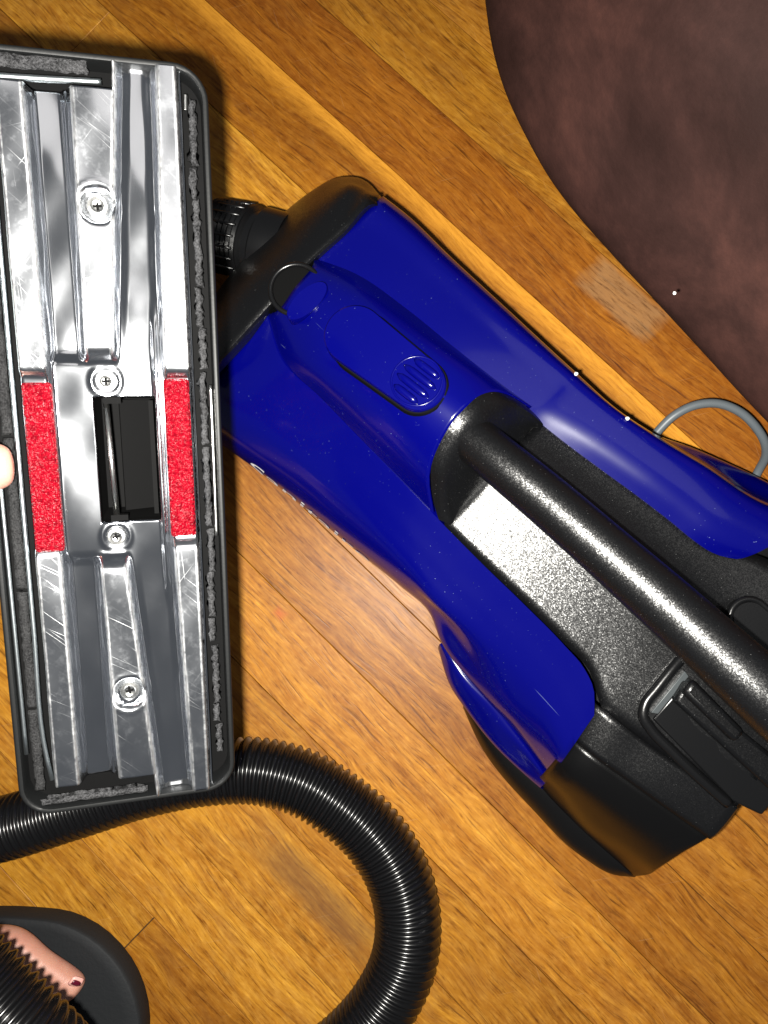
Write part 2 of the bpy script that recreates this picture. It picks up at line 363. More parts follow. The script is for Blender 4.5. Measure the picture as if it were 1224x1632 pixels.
for k in range(-11, 12):
    nc = -0.0352 + (k + 0.5) * PW
    cuts = JOINT.get(k)
    if cuts is None:
        cuts = [random.uniform(-0.62, -0.50)]; cuts.append(cuts[0] + random.uniform(0.9, 1.0)) if -4 <= k <= 5 else cuts.extend([cuts[0] + random.uniform(0.4, 0.5), cuts[0] + random.uniform(0.85, 0.95)])
    ed = [-0.95] + sorted(cuts) + [0.95]
    for a0, a1 in zip(ed[:-1], ed[1:]):
        if a1 - a0 < 0.05: continue
        o = bpy.data.objects.new('plank', plank_mesh(a1 - a0)); COL.objects.link(o); o.parent = floor
        o.location = ((a0 + a1)/2, nc, 0)
        tt = TINT.get(k, (1, 0.95, 0.9)); j = random.uniform(0.94, 1.05)
        if k == -6 and a0 > 0: tt = (0.86, 0.80, 0.72)
        sap = 0.0 if k == 3 else 1.0
        o.color = (tt[0]*j, tt[1]*j, tt[2]*j, sap)

# ------------------------------------------------------------------ canister vacuum
vac = empty('canister_vacuum', at(880, 880, 0), None, 'blue and black canister vacuum lying across the wood floor beside the leather seat', 'vacuum cleaner')
N = 70
def off(pts, dx, dy, z=None): return [(x + dx, y + dy, (zz if z is None else z)) for x, y, zz in pts]
# shared lines, photo pixels + height
R3 = [(497,411,.100),(560,433,.102),(650,496,.103),(720,555,.103),(800,619,.101),(852,657,.099)]
R4 = [(496,428,.110),(540,452,.115),(650,522,.121),(740,590,.125),(783,625,.124)]
R5 = [(470,458,.113),(500,482,.118),(585,545,.126),(690,620,.131),(740,652,.132)]
R6 = [(446,492,.108),(492,573,.112),(560,632,.116),(650,707,.119),(686,744,.118)]
R7 = [(424,497,.099),(445,566,.098),(513,636,.098),(591,717,.098),(650,777,.097),(697,826,.096)]
IL = R7 + [(770,900,.097),(832,960,.097),(900,1029,.097),(932,1067,.097),(947,1104,.097),(947,1140,.096)]
S = [(325,617,.081),(350,640,.082),(455,724,.083),(580,832,.084),(650,905,.085),(690,955,.085),(757,1012,.0855),(847,1100,.0865),(902,1205,.0855)]
D = [(315,648,.074),(365,690,.074),(455,757,.074),(560,850,.073),(640,925,.072),(709,985,.071),(748,1046,.070),(794,1114,.070),(822,1148,.069),(850,1182,.068),(884,1229,.067)]
F1 = [(305,672,.05),(352,708,.05),(372,722,.05),(430,765,.05),(500,822,.05),(560,872,.051),(640,936,.053),(684,976,.055),(703,1022,.056),(745,1080,.056),(786,1127,.056),(814,1156,.056),(842,1191,.055),(878,1239,.054)]
F2 = off(F1, 5, -7, .036)
BT = off(F2, 8, -10, .016)
mid = lambda a, b, na, dz: (line(a, na) + line(b, na)) / 2 + np.array([0, 0, dz])
LI = line(IL, N); LS = line(S, N)
# flared fender over the rear wheel, a lens of its own below the flank crease
W0f = [(709,1026,.050),(750,1082,.053),(790,1126,.054),(818,1156,.053),(846,1192,.052),(880,1238,.050)]
W1f = [(702,1026,.0495),(743,1084,.0535),(784,1130,.054),(812,1160,.054),(841,1196,.054),(874,1243,.053)]
W2f = [(699,1030,.0455),(728,1090,.0495),(762,1130,.050),(800,1175,.050),(832,1209,.0495),(868,1249,.049)]
W3f = [(698,1034,.040),(716,1090,.041),(742,1130,.041),(790,1191,.041),(826,1226,.041),(860,1256,.041)]
W4f = [(703,1032,.030),(722,1086,.031),(748,1124,.031),(796,1186,.031),(832,1220,.031),(865,1251,.031)]
G_fend = sheet([line(q, 40) for q in (W0f, W1f, W2f, W3f, W4f)], 5)
lip_l = LI.copy(); lip_l[:, 2] -= 0.010
k0 = int(N * 0.53)
def inner(E_, dx, dy):
    """edge column continued: under the ridge in front, a short drop to the deck behind"""
    sh = np.array(at(600 + dx, 800 + dy, .1)) - np.array(at(600, 800, .1)); P = E_.copy()
    P[:k0] += sh + [0, 0, -.003]; P[k0:] += [0, 0, -.010]; return np.stack([P, E_], 1)
G_left = sheet([LI, (LI*0.70 + LS*0.30), (LI*0.35 + LS*0.65) + [0,0,.0004], LS, line(D, N), line(F1, N), line(F2, N), line(BT, N)], 5)
# right side
IR = [(848,663,.098),(900,705,.096),(955,746,.095),(1014,789,.095),(1065,828,.095),(1112,866,.095),(1130,878,.0945),(1152,887,.094),(1174,891,.094)]
IRF = R3[:-1] + IR
R2 = [(600,321,.101),(707,420,.0995),(813,514,.0985),(911,600,.098),(973,651,.098),(1043,699,.0975),(1122,746,.0965),(1200,796,.095),(1246,812,.094)]
R1 = [(610,313,.091),(650,345,.0905),(709,402,.090),(814,499,.0895),(915,592,.089),(983,652,.089),(1050,697,.089),(1127,743,.0885),(1204,791,.087),(1252,806,.086)]
G1 = [(606,320,.070),(650,352,.070),(709,409,.070),(814,506,.070),(915,598,.069),(983,658,.068),(1052,699,.065),(1130,742,.062),(1207,787,.060),(1256,803,.060)]
G2 = [(600,330,.045),(650,366,.045),(709,420,.045),(814,516,.045),(915,607,.045),(983,666,.045),(1056,697,.045),(1100,712,.045),(1160,738,.045),(1224,768,.045),(1275,800,.045)]
GB = off(G2, -8, 8, .016)
RI = line(IRF, N); RR2 = line(R2, N)
hump = np.concatenate([np.linspace(0.0, .0003, 36), np.linspace(.0007, .0012, 2), np.linspace(0.0014, .0045, N - 38)])[:, None] * np.array([0, 0, 1.0])
G_right = sheet([RI, RI*0.7 + RR2*0.3 + hump, RI*0.35 + RR2*0.65 + hump*1.1, RR2, line(R1, N), line(G1, N), line(G2, N), line(GB, N)], 5)
for r_ in range(N - 12, N):
    G_right[r_] += (np.array(at(1200,1130,0)) - np.array(at(1100,1045,0)))/0.056*.010*((r_ - N + 13)/12)**2*np.clip(np.linspace(0, 3.2, G_right.shape[1]), 0, 1)[:, None]**.7*[1, 1, 0]
# raised ridge
G_ridge = sheet([line([(x+4, y-5, z-.004) for x, y, z in R3], 50), line(R4, 50), line(R5, 50), line(R6, 50), line([(x-5, y+6, z-.005) for x, y, z in R7], 50)], 6)
def lip(edge, dz, inward):
    e2 = edge.copy(); e2[:, 2] -= dz; e2 += inward; return np.stack([edge, e2], 1)
def endlip(row, dz=0.014):
    e2 = row.copy(); e2[:, 2] -= dz; return np.stack([row, e2], 0)
V, Fs = join([G_left[:, :26], G_left[:, 25:], G_fend, G_right[:, ::-1], G_ridge[:, ::-1], inner(LI, 9, -10), inner(RI, -9, 10), endlip(G_fend[-1], .01), endlip(G_left[-1])[:, :12], endlip(G_right[-1])[:, :14]])
shell = fixn(mesh('upper_shell', V, Fs, M_BLUE, vac, True, 48))
for p in shell.data.polygons: p.use_smooth = True
shell.data.set_sharp_from_angle(angle=math.radians(32))
sol = shell.modifiers.new('thick', 'SOLIDIFY'); sol.thickness = 0.0016; sol.offset = -1
# front bumper
kx = lambda p: -p[0]
B0 = [(606,326,.098),(596,322,.1050),(545,368,.1060),(490,418,.1060),(424,492,.105),(345,578,.103),(318,606,.092)]
Bi = [(602,318,.101),(586,310,.1035),(536,356,.1045),(478,408,.1045),(412,476,.1035),(338,558,.1015),(308,592,.093)]
B1 = [(604,312,.096),(556,304,.099),(520,335,.099),(450,406,.098),(380,478,.098),(345,515,.096),(300,570,.086)]
B2 = [(606,312,.080),(548,290,.078),(505,312,.076),(440,372,.074),(370,444,.074),(335,486,.074),(290,556,.070)]
B3 = [(607,314,.052),(590,294,.054),(545,282,.052),(490,309,.05),(440,351,.048),(350,460,.048),(290,545,.048)]
B4 = [(612,320,.015),(596,306,.012),(545,296,.012),(495,322,.012),(450,366,.012),(360,470,.012),(300,548,.012)]
nb = 44
G_b = sheet([line(q, nb, kx) for q in (off(B0, 10, 11, .094), B0, Bi, B1, B2, B3, B4)], 5)
c1 = G_b[0]; c2 = G_b[-1]
V, Fs = join([G_b[:, :6], G_b[:, 5:16], G_b[:, 15:]]); n0 = len(V)
m_ = G_b.shape[1]
V += [tuple(p) for p in G_b[0]] + [tuple(p) for p in G_b[-1]]; Fs += [tuple(range(n0, n0 + m_)), tuple(range(n0 + m_, n0 + 2*m_))[::-1]]
bump_o = fixn(mesh('front_bumper', V, Fs, M_TEX, vac, True, 60)); bump_o.data.set_sharp_from_angle(angle=math.radians(28))
# round dial on the bumper, with blue tongue
def disc_world(name, px, py, z, ra, rb, ang, h, m, parent, tilt=None, seg=40, bev=0.0006):
    c = at(px, py, z); V = []; 
    prof = [(1.0, -h), (1.0, -bev), (1 - bev/ra*0.9, 0.0), (0.0, 0.0)]
    for f, zz in prof[:-1]:
        for k in range(seg):
            t = 2*math.pi*k/seg; x, y = ra*f*math.cos(t), rb*f*math.sin(t)
            V.append(c + Vector((x*math.cos(ang) - y*math.sin(ang), x*math.sin(ang) + y*math.cos(ang), zz + (tilt(x, y) if tilt else 0))))
    Fs = grid_faces(3, seg, wrap=True) + [tuple(range(2*seg, 3*seg))]
    return fixn(mesh(name, V, Fs, m, parent, True, 40))
pxm = lambda z: (CAM_H - z) / F_PX     # metres per photo pixel at height z
dial = disc_world('dial', 471, 461, .1078, 40*pxm(.107), 40*pxm(.107), 0, .012, M_DARK, vac)
th = np.linspace(0, 2*np.pi, 49); cc = np.array(at(471, 461, .1105)); rr_ = 41.5*pxm(.107)
V, Fs = tube(np.stack([cc[0] + rr_*np.cos(th), cc[1] + rr_*np.sin(th), np.full(49, cc[2])], 1), 0.0014, 10, False)
fixn(mesh('dial_rim', V, Fs, M_BLACK, dial))
disc_world('dial_tongue', 489, 479, .1200, 42*pxm(.115), 19*pxm(.115), math.radians(43), .012, M_BLUE, dial)
# latch on the ridge
def stadium(c0, r0, c1, r1, n=18):
    d = (c1 - c0); L = d.length; e = d / L; p = Vector((-e.y, e.x, 0)); out = []
    for k in range(n + 1):
        t = math.pi/2 + math.pi*k/n; out.append(c0 + (e*math.cos(t) + p*math.sin(t))*r0)
    for k in range(n + 1):
        t = -math.pi/2 + math.pi*k/n; out.append(c1 + (e*math.cos(t) + p*math.sin(t))*r1)
    return out
def slab(name, outline, zt, h, m, parent, bev=0.0008, shrink=0.0008):
    n = len(outline); c = sum(outline, Vector()) / n; V = []
    for f, dz in ((0, -h), (0, -bev), (shrink, 0)):
        for p in outline:
            q = p + (c - p).normalized()*f; V.append(Vector((q.x, q.y, zt(p) + dz)))
    Fs = grid_faces(3, n, wrap=True) + [tuple(range(2*n, 3*n))]
    return fixn(mesh(name, V, Fs, m, parent, True, 40))
z1, z2 = .1295, .1345
ca, cb = at(563, 531, z1), at(668, 612, z2); ax = (cb - ca); Lx = ax.length; ex = Vector((ax.x, ax.y, 0)).normalized()
zt = lambda p: z1 + (z2 - z1) * ((p - ca).dot(ex) / Lx) - 0.0012
fl0 = lambda v: Vector((v.x, v.y, 0))
oa = stadium(fl0(ca), 50*pxm(z1), fl0(cb), 44*pxm(z2))
latch = slab('latch', [Vector((p.x, p.y, 0)) for p in oa], lambda p: zt(p + Vector((0, 0, ca.z))), .016, M_BLUE, vac)
ob = stadium(fl0(ca) + ex*0.006, 53*pxm(z1), fl0(cb), 48.5*pxm(z2))
slab('latch_groove_shade', ob, lambda p: zt(p) - 0.0035, .014, M_DARK, latch)  # dark slab in place of the shaded groove around the latch
gc = at(664, 606, z2); py_ = Vector((-ex.y, ex.x, 0))
for k, wv in enumerate((-.0085, -.0030, .0025, .0080)):
    hl = math.sqrt(max(0.0125**2 - wv**2, 1e-6)) * 0.85
    P = [gc + py_*wv + ex*t for t in np.linspace(-hl, hl, 9)]
    P = np.array([(p.x, p.y, zt(p) + 0.0002) for p in P]); r = 0.0021*np.sqrt(np.clip(1 - np.linspace(-1, 1, 9)**4, 0.05, 1))
    V, Fs = tube(P, r, 10); fixn(mesh('grip_rib', V, Fs, M_BLUE, latch))
th = np.linspace(0, 2*np.pi, 41); V, Fs = tube(np.stack([gc.x + .0128*np.cos(th), gc.y + .0128*np.sin(th), [zt(Vector((gc.x + .0128*math.cos(t), gc.y + .0128*math.sin(t), 0))) - 0.0002 for t in th]], 1), 0.0007, 8, False)
fixn(mesh('grip_ring', V, Fs, M_BLUE, latch))
# deck
DL = [(703,834,.0925),(770,899,.0925),(832,958,.0925),(900,1026,.0925),(940,1070,.0925),(960,1130,.0925),(1030,1184,.0925),(1100,1232,.092),(1172,1284,.0905)]
DR = [(872,650,.089),(1020,776,.089),(1120,852,.089),(1240,900,.090),(1330,960,.092),(1440,1020,.091)]
DMa = [(742,795,.0952),(850,890,.0952),(960,985,.0952),(1040,1060,.0955),(1110,1130,.0955),(1230,1210,.0945)]
DMb = [(800,728,.0985),(930,830,.0985),(1050,935,.0980),(1140,1015,.0955),(1220,1080,.0955),(1330,1120,.095)]
DMc = [(848,684,.0915),(960,780,.0915),(1070,880,.0915),(1160,955,.0910),(1260,1010,.092),(1390,1075,.092)]
# rear housing flank
def rear(pts, nn=24):
    P = line(pts, nn); t = (P[-1] - P[-3]); t[2] = 0; t /= np.linalg.norm(t)
    e = [P[-1] + t*0.0015 + [0,0,-.0020], P[-1] + t*.002 + [0,0,-.007], P[-1] - t*.002 + [0,0,-(P[-1][2]-.004)]]
    e[1][2] = max(e[1][2], .004)
    return np.vstack([P, e])
H0 = [(946,1118,.0905),(962,1131,.0938),(1030,1184,.0940),(1100,1232,.0935),(1172,1284,.092)]
H1 = [(918,1168,.0855),(936,1184,.0893),(1000,1230,.0915),(1136,1327,.089)]
H2 = [(886,1209,.078),(903,1224,.0825),(980,1284,.0835),(1087,1358,.080)]
H3 = [(868,1230,.064),(885,1245,.068),(960,1312,.066),(1048,1383,.062)]
H4 = [(858,1242,.044),(874,1255,.048),(930,1318,.045),(1029,1394,.036)]
H5 = [(856,1252,.028),(870,1265,.032),(920,1316,.028),(1010,1396,.022)]
G_rear = sheet([rear(q) for q in (H0, H1, H2, H3, H4, H5)], 6)
# the end wall and the far flank close the housing off the picture's edge
HR = [(1240,900,.092),(1330,960,.092),(1440,1020,.090)]; HR2 = [(1262,850,.06),(1350,915,.06),(1452,975,.055)]; HR3 = [(1255,860,.01),(1340,930,.01),(1430,990,.01)]
G_far = sheet([line(q, 12) for q in (HR, HR2, HR3)], 5)
E0 = [(1172,1284,.093),(1240,1205,.093),(1330,1110,.092),(1440,1020,.090)]
P0 = pathpts(E0, 16); tdir = np.array(at(1200,1130,0)) - np.array(at(1100,1045,0)); tdir /= np.linalg.norm(tdir)
G_end = np.stack([P0, P0 + tdir*.002 + [0,0,-.004], np.c_[P0[:, :2], np.full(16, .05)] + tdir*.003, np.c_[P0[:, :2], np.full(16, .006)] - tdir*.002], 1)
V, Fs = join([sheet([line(q, 40) for q in (DL, DMa, DMb, DMc, DR)], 4), G_rear[:, :8]])
deck = fixn(mesh('deck', V, Fs, M_TEX, vac))
s_ = deck.modifiers.new('thick', 'SOLIDIFY'); s_.thickness = 0.003; s_.offset = 0
V, Fs = join([G_rear[:, 7:], G_far, G_end])
rearo = fixn(mesh('rear_housing', V, Fs, M_SATIN, vac, True, 60)); s_ = rearo.modifiers.new('thick', 'SOLIDIFY'); s_.thickness = 0.0015; s_.offset = -1
# dark base skirt
K0 = [(742,1120,.034),(800,1196,.034),(862,1257,.034),(920,1314,.030),(985,1380,.024),(1008,1394,.022)]
K1 = [(738,1128,.022),(764,1184,.022),(850,1290,.022),(930,1366,.020),(985,1395,.018),(1012,1398,.016)]
K2 = [(744,1126,.003),(772,1184,.003),(856,1286,.003),(935,1358,.003),(985,1386,.003),(1012,1390,.003)]
V, Fs = join([sheet([line(off(K0, 12, -14), 40), line(K0, 40), line(K1, 40), line(K2, 40)], 5)])
base = fixn(mesh('base_skirt', V, Fs, M_MATTE, vac)); s_ = base.modifiers.new('thick', 'SOLIDIFY'); s_.thickness = 0.002; s_.offset = -1
# belly: closed lower tub under the shell
tub = [(330,640),(400,705),(520,800),(640,905),(720,1010),(770,1110),(850,1210),(960,1320),(1040,1340),(1180,1230),(1400,1010),(1240,860),(1080,760),(960,690),(820,560),(680,420),(600,350),(540,330)]
c0 = [at(x, y, .006) for x, y in tub]; cm = sum(c0, Vector())/len(c0)
V = [cm + (p - cm)*.95 for p in c0] + [cm + (p - cm)*.93 + Vector((0, 0, .05)) for p in c0]; n_ = len(tub)
fixn(mesh('lower_tub', V, grid_faces(2, n_, wrap=True) + [tuple(range(n_)), tuple(range(n_, 2*n_))[::-1]], M_MATTE, vac, True, 40))
# handle with collar
arc = [(853,661,.098),(832,643,.108),(806,629,.117),(783,625,.1245),(762,632,.129),(742,650,.1325),(722,672,.1325),(703,703,.128),(688,740,.1205),(687,772,.111),(691,800,.103),(699,828,.096)]
def shift(pts, dx, dy, dz=0, f=0.0, c=(775, 715)):
    return [(x + dx + (c[0]-x)*f, y + dy + (c[1]-y)*f, z + dz) for x, y, z in pts]
na = 44
r1 = pathpts(arc, na); r1u = r1 + [0, 0, .0007]; r2 = pathpts(shift(arc, 16, 13, -.0002, .04), na); r3 = pathpts(shift(arc, 20, 17, -.003, .16), na)
foot_line = pathpts([(852,674,.0958),(838,694,.0958),(800,738,.0958),(766,778,.0958),(740,804,.0958),(716,830,.0958)], na)
G_c = np.stack([r1 - [0,0,.002], r1u, (r1u*.5 + r2*.5) + [0,0,.0006], r2, r2*.5 + r3*.5 + [0,0,-.0004], r3, r3*.5 + foot_line*.5, foot_line], 1)
V, Fs = join([G_c]); 
hp = [(742,690,.118),(800,738,.126),(870,796,.131),(960,874,.137),(1050,953,.144),(1140,1034,.151),(1224,1110,.157),(1330,1205,.158),(1400,1262,.140)]
hw = [38, 39, 41, 43, 46, 49, 52, 54, 54]
HPw = np.array([A3(p) for p in hp]); ch = chord(HPw); xi = np.linspace(0, ch[-1], 60)
HP = spline(ch, HPw, xi); rad = np.interp(xi, ch, [wv*pxm(p[2]) for wv, p in zip(hw, hp)])
Vh, Fh = tube(HP, rad, 32)
handle = fixn(mesh('handle', Vh, Fh, M_TEX, vac, True, 60))
fixn(mesh('handle_collar', V, Fs, M_TEX, handle, True, 50))
post = pathpts([(1400,1262,.145),(1385,1230,.12),(1365,1195,.095)], 8); Vp, Fp = tube(post, .018, 20); fixn(mesh('handle_post', Vp, Fp, M_TEX, handle))
# cord-hook recess: raised rim, smooth ramp, bar
rim = pathpts([(1088,1046,.097),(1073,1064,.098),(1046,1098,.0985),(1028,1122,.0985),(1025,1140,.0985),(1036,1160,.098),(1070,1196,.0975),(1110,1235,.0965),(1160,1280,.094)], 40)
V, Fs = tube(rim, .0030, 12); hook = fixn(mesh('cord_hook', V, Fs, M_BLACK, vac))
def strip(name, quad, h, m, parent, bev=.0012):
    P = [at(*q) for q in quad]; n = len(P); V = P + [p - Vector((0, 0, h)) for p in P]
    o = fixn(mesh(name, V, [tuple(range(n)), tuple(range(n, 2*n))[::-1]] + [(i, n+i, n+(i+1) % n, (i+1) % n) for i in range(n)], m, parent, True, 30)); bevel(o, bev); return o
strip('ramp', [(1092,1070,.1005),(1098,1078,.0985),(1049,1138,.0975),(1038,1136,.0985)], .006, M_RAMP_LIT, hook, .0004)
strip('recess_floor', [(1098,1078,.0975),(1270,1230,.0955),(1215,1300,.0925),(1165,1276,.0935),(1040,1146,.0965)], .006, M_BLACK, hook)
strip('hook_bar', [(1094,1084,.104),(1075,1118,.104),(1140,1178,.103),(1300,1325,.100),(1340,1290,.100),(1190,1170,.104)], .009, M_TEX, hook, .0022)
strip('hook_step', [(1105,1082,.1095),(1088,1104,.1095),(1172,1186,.1085),(1190,1168,.1085)], .010, M_TEX, hook, .0025)
# foot switch on the right of the handle
sw0, sw1 = at(1196, 985, .102), at(1260, 1040, .102)
sw = slab('power_switch', stadium(fl0(sw0), .0098, fl0(sw1), .0098), lambda p: .101, .012, M_BLACK, vac, .002, .002)
V, Fs = tube(np.array([(p.x, p.y, .1005) for p in (lambda q: q + q[:1])(stadium(fl0(sw0), .0098, fl0(sw1), .0098))]), .0016, 8, False); fixn(mesh('switch_rim', V, Fs, M_BLACK, sw))
# hose connector at the front
cp = pathpts([(452,402,.050),(418,392,.050),(388,384,.048),(350,376,.044)], 30)
tt = np.linspace(0, 1, 30); rc = np.where(tt < .32, .0235, np.where(tt < .42, .0205, .0225 + .0007*np.sign(np.sin(tt*90))))
V, Fs = tube(cp, rc, 36); conn = fixn(mesh('hose_connector', V, Fs, M_BLACK, vac, True, 40))
Tc = cp[-1] - cp[0]; Tc /= np.linalg.norm(Tc); uu = np.cross(Tc, [0, 0, 1.]); uu /= np.linalg.norm(uu); vv = np.cross(uu, Tc)
for k in range(9):
    t = math.radians(20 + k*17.5); dr = uu*math.cos(t) + vv*math.sin(t)
    Vr, Fr = tube(np.array([cp[15] + dr*.0230, cp[27] + dr*.0225]), .0009, 8); fixn(mesh('connector_rib', Vr, Fr, M_BLACK, conn))
# lettering on the near flank
fc = bpy.data.curves.new('lettering', 'FONT'); fc.body = 'Sanitaire'; fc.size = 1.0; fc.resolution_u = 4
fo = bpy.data.objects.new('lettering', fc); COL.objects.link(fo); tm = bpy.data.meshes.new_from_object(fo); COL.objects.unlink(fo); bpy.data.objects.remove(fo)
bmx = bmesh.new(); bmx.from_mesh(tm); bmesh.ops.subdivide_edges(bmx, edges=[e for e in bmx.edges if e.calc_length() > .12], cuts=2)
bmesh.ops.triangulate(bmx, faces=bmx.faces)
xs = [v.co.x for v in bmx.verts]; x0, x1 = min(xs), max(xs)
m1 = G_left.shape[1]
def flank(u, t):   # u along the body 0..1 (index), t across column index
    i = u*(N-1); j = t; i0 = int(min(max(i, 0), N-2)); j0 = int(min(max(j, 0), m1-2)); a, b = i-i0, j-j0
    p = (G_left[i0, j0]*(1-a)*(1-b) + G_left[i0+1, j0]*a*(1-b) + G_left[i0, j0+1]*(1-a)*b + G_left[i0+1, j0+1]*a*b)
    du = G_left[i0+1, j0] - G_left[i0, j0]; dv = G_left[i0, j0+1] - G_left[i0, j0]; nn = np.cross(dv, du); nn /= np.linalg.norm(nn)
    if nn @ np.array([-.66, -.7, .3]) < 0: nn = -nn
    return Vector(p + nn*0.0004)
def u_of(px, py):
    tgt = np.array([px, py]); best = min(range(N), key=lambda i: abs(AX((px, py)) - (AX((305,672)) + (AX((873,1241)) - AX((305,672)))*i/(N-1)))); return best/(N-1)
ua, ub = u_of(396, 738), u_of(592, 896)
V = [flank(ua + (ub-ua)*(v.co.x - x0)/(x1-x0), 24.7 - v.co.y*3.6) for v in bmx.verts]
bmx.verts.index_update(); Fs = [[v.index for v in f.verts] for f in bmx.faces]; bmx.free()
mesh('lettering', V, Fs, M_WHITE, shell, False)

# ------------------------------------------------------------------ power cord
pc = pathpts([(1030,712,.03),(1048,688,.035),(1075,662,.04),(1108,646,.042),(1142,643,.042),(1178,656,.04),(1204,680,.036),(1219,706,.03),(1220,728,.022),(1210,748,.014),(1196,775,.008)], 70)
V, Fs = tube(pc, .0027, 14); tag(fixn(mesh('power_cord', V, Fs, M_CORD)), 'grey rubber power cord looping up from the vacuum towards the leather seat', 'cord')

# ------------------------------------------------------------------ hose
HR_ = 0.0207
hose_px = [(352,377,.044),(280,380,.034),(150,430,.024),(-80,560,.023),(-260,760,.023),(-330,1000,.023),(-300,1220,.023),(-170,1345,.023),(0,1322,.023),(120,1285,.023),(240,1248,.023),(330,1231,.023),(412,1229,.023),(488,1250,.023),(540,1282,.023),(583,1318,.023),(624,1374,.023),(648,1448,.023),(642,1535,.023),(606,1608,.023),(548,1672,.023),(440,1742,.03),(310,1770,.065),(150,1765,.12),(59,1672,.152),(-36,1574,.156),(-141,1466,.160),(-266,1328,.167)]
Wp = np.array([A3(p) for p in hose_px]); ch = chord(Wp); PITCH = 0.0048
tot = ch[-1]; nr = int(tot / PITCH); per = 6
fine = spline(ch, Wp, np.linspace(0, tot, 1500)); cf = chord(fine)
ns = nr*per + 1; sarr = np.linspace(0, cf[-1], ns); Pth = np.stack([np.interp(sarr, cf, fine[:, k]) for k in range(3)], 1)
pr = np.array([0.0, 0.35, 0.85, 1.0, 0.85, 0.35]); rad = HR_ - .0027 + .0027*np.tile(pr, nr + 1)[:ns]
V, Fs = tube(Pth, rad, 36)
tag(fixn(mesh('vacuum_hose', V, Fs, M_HOSE, None, True, None)), 'black ribbed vacuum hose curling across the floor under the floor nozzle', 'hose')

# ------------------------------------------------------------------ floor nozzle (held bottom up towards the camera)
nr_v = Vector((0.24742875, 0.33011293, 0.02752084)); NM = Matrix.Rotation(nr_v.length, 3, nr_v.normalized())
noz = empty('floor_nozzle', (-0.11643302, 0.03548188, 0.24233017), NM, 'black rectangular floor nozzle held bottom up, showing its scratched metal sole plate', 'vacuum nozzle')
mm = 0.001
def rrect(wd, ht, r, n=8, cx=0, cy=0):
    out = []
    for qx, qy, a0 in ((1, 1, 0), (-1, 1, 90), (-1, -1, 180), (1, -1, 270)):
        for k in range(n + 1):
            a = math.radians(a0 + 90*k/n); out.append((cx + qx*(wd/2 - r) + r*math.cos(a), cy + qy*(ht/2 - r) + r*math.sin(a)))
    return out
loops = []
for wd, ht, r, z in ((76,265.5,10,-31),(79,268.5,11,-29),(80.4,270,12,-24),(80.4,270,12,-1.2),(79.6,269.2,11.6,-.2),(78.4,268,11,0),(76.6,266.2,10,-.3),(76,265.6,9.8,-1.2),(75.6,265.2,9.6,-10),(75.6,265.2,9.6,-10.01)):
    loops.append([(x*mm, y*mm, z*mm) for x, y in rrect(wd, ht, r)])
V = [p for L_ in loops for p in L_]; nl = len(loops[0])
Fs = grid_faces(len(loops), nl, wrap=True, flip=True) + [tuple(range(nl))]
last = (len(loops)-1)*nl; b0 = len(V); hole = [(17.2, 23.6), (-5.0, 23.6), (-5.0, -23.4), (17.2, -23.4)]
V += [(x*mm, y*mm, -10.01*mm) for x, y in hole] + [((x*.9 + .6)*mm, y*.92*mm, -29*mm) for x, y in hole]
for q in range(4):
    for k in range(8): Fs.append((last + q*9 + k, last + q*9 + k + 1, b0 + q))
    Fs.append((last + q*9 + 8, last + ((q+1) % 4)*9, b0 + (q+1) % 4, b0 + q)); Fs.append((b0 + q, b0 + (q+1) % 4, b0 + 4 + (q+1) % 4, b0 + 4 + q))
Fs.append((b0+4, b0+5, b0+6, b0+7))
ho = fixn(mesh('housing', V, Fs, M_HOUSING, noz, True, 50, local=True)); ho.data.materials.append(M_DARK)  # second slot: trough floor darkened in colour to stand for its shade
for p_ in ho.data.polygons:
    if -.0295 < p_.center.z < -.0099 and abs(p_.center.x) < .0379 and abs(p_.center.y) < .1327: p_.material_index = 1
# pressed metal sole plate
def ss(a, b, x): t = np.clip((x - a)/(b - a), 0, 1); return t*t*(3 - 2*t)
def band(u, a, b, wl): return ss(a - wl/2, a + wl/2, u)*(1 - ss(b - wl/2, b + wl/2, u))
def plate_h(u, v):
    av = np.abs(v)
    C1 = np.interp(av, [36, 125], [-6.0, -4.8]); C2 = np.interp(av, [36, 130], [4.3, 11.0]); E1 = np.interp(av, [30, 132], [20.2, 22.6])
    Cm = ss(33.5, 40.5, av)
    C = band(u, C1, C2, 2.6)*Cm
    A = band(u, -27.6, -17.8, 2.2); E = ss(E1 - 1.3, E1 + 1.3, u)
    B = band(u, -16.6, -7.4, 2.0)*ss(34, 39, av)
    Dc = band(u, C2 + 2.5, E1 - 2.5, 3.0)*ss(30, 60, av)
    h = -4.2 + 5.2*np.maximum(np.maximum(C, A), E) - 2.2*B - 1.0*Dc
    cen = 1 - ss(29.5, 33, av)
    h = np.where((u < -16) | (u > 18.6), h - 2.2*cen*np.maximum(A, E), h)
    for sv in (87.5, -88.8):
        r = np.hypot(u - 1.7, v - sv); h = h - 3.4*(1 - ss(3.8, 6.6, r)) + 0.35*np.exp(-((r - 7)/.8)**2)
    for sv in (28.5, -28.4):
        r = np.hypot(u - .5, v - sv); h = h + 0.5*np.exp(-((r - 5)/.9)**2)
    # a pressed ridge beside the centre well
    h = h + 1.6*band(u, 16.9, 18.7, 1.2)*(1 - ss(34, 60, av))
    # slight hand-pressed unevenness and rolled outer edge
    h = h + 0.22*np.sin(v*.11 + u*.22) + 0.25*np.sin(v*.047 + 1) + 0.10*np.sin(v*.23 - u*.35)
    h = h - 3.0*(1 - ss(-28.6, -27.2, u)) - 3.0*ss(29.4, 30.6, u)
    return h
us = np.unique(np.r_[np.arange(-28.4, 31.01, .55), -4.4, 16.6, 9.6, 31.0]); vsx = np.unique(np.r_[np.arange(-133, 133.01, 1.15), -22.8, 23.0, -123.5, 124.0, 133.0])
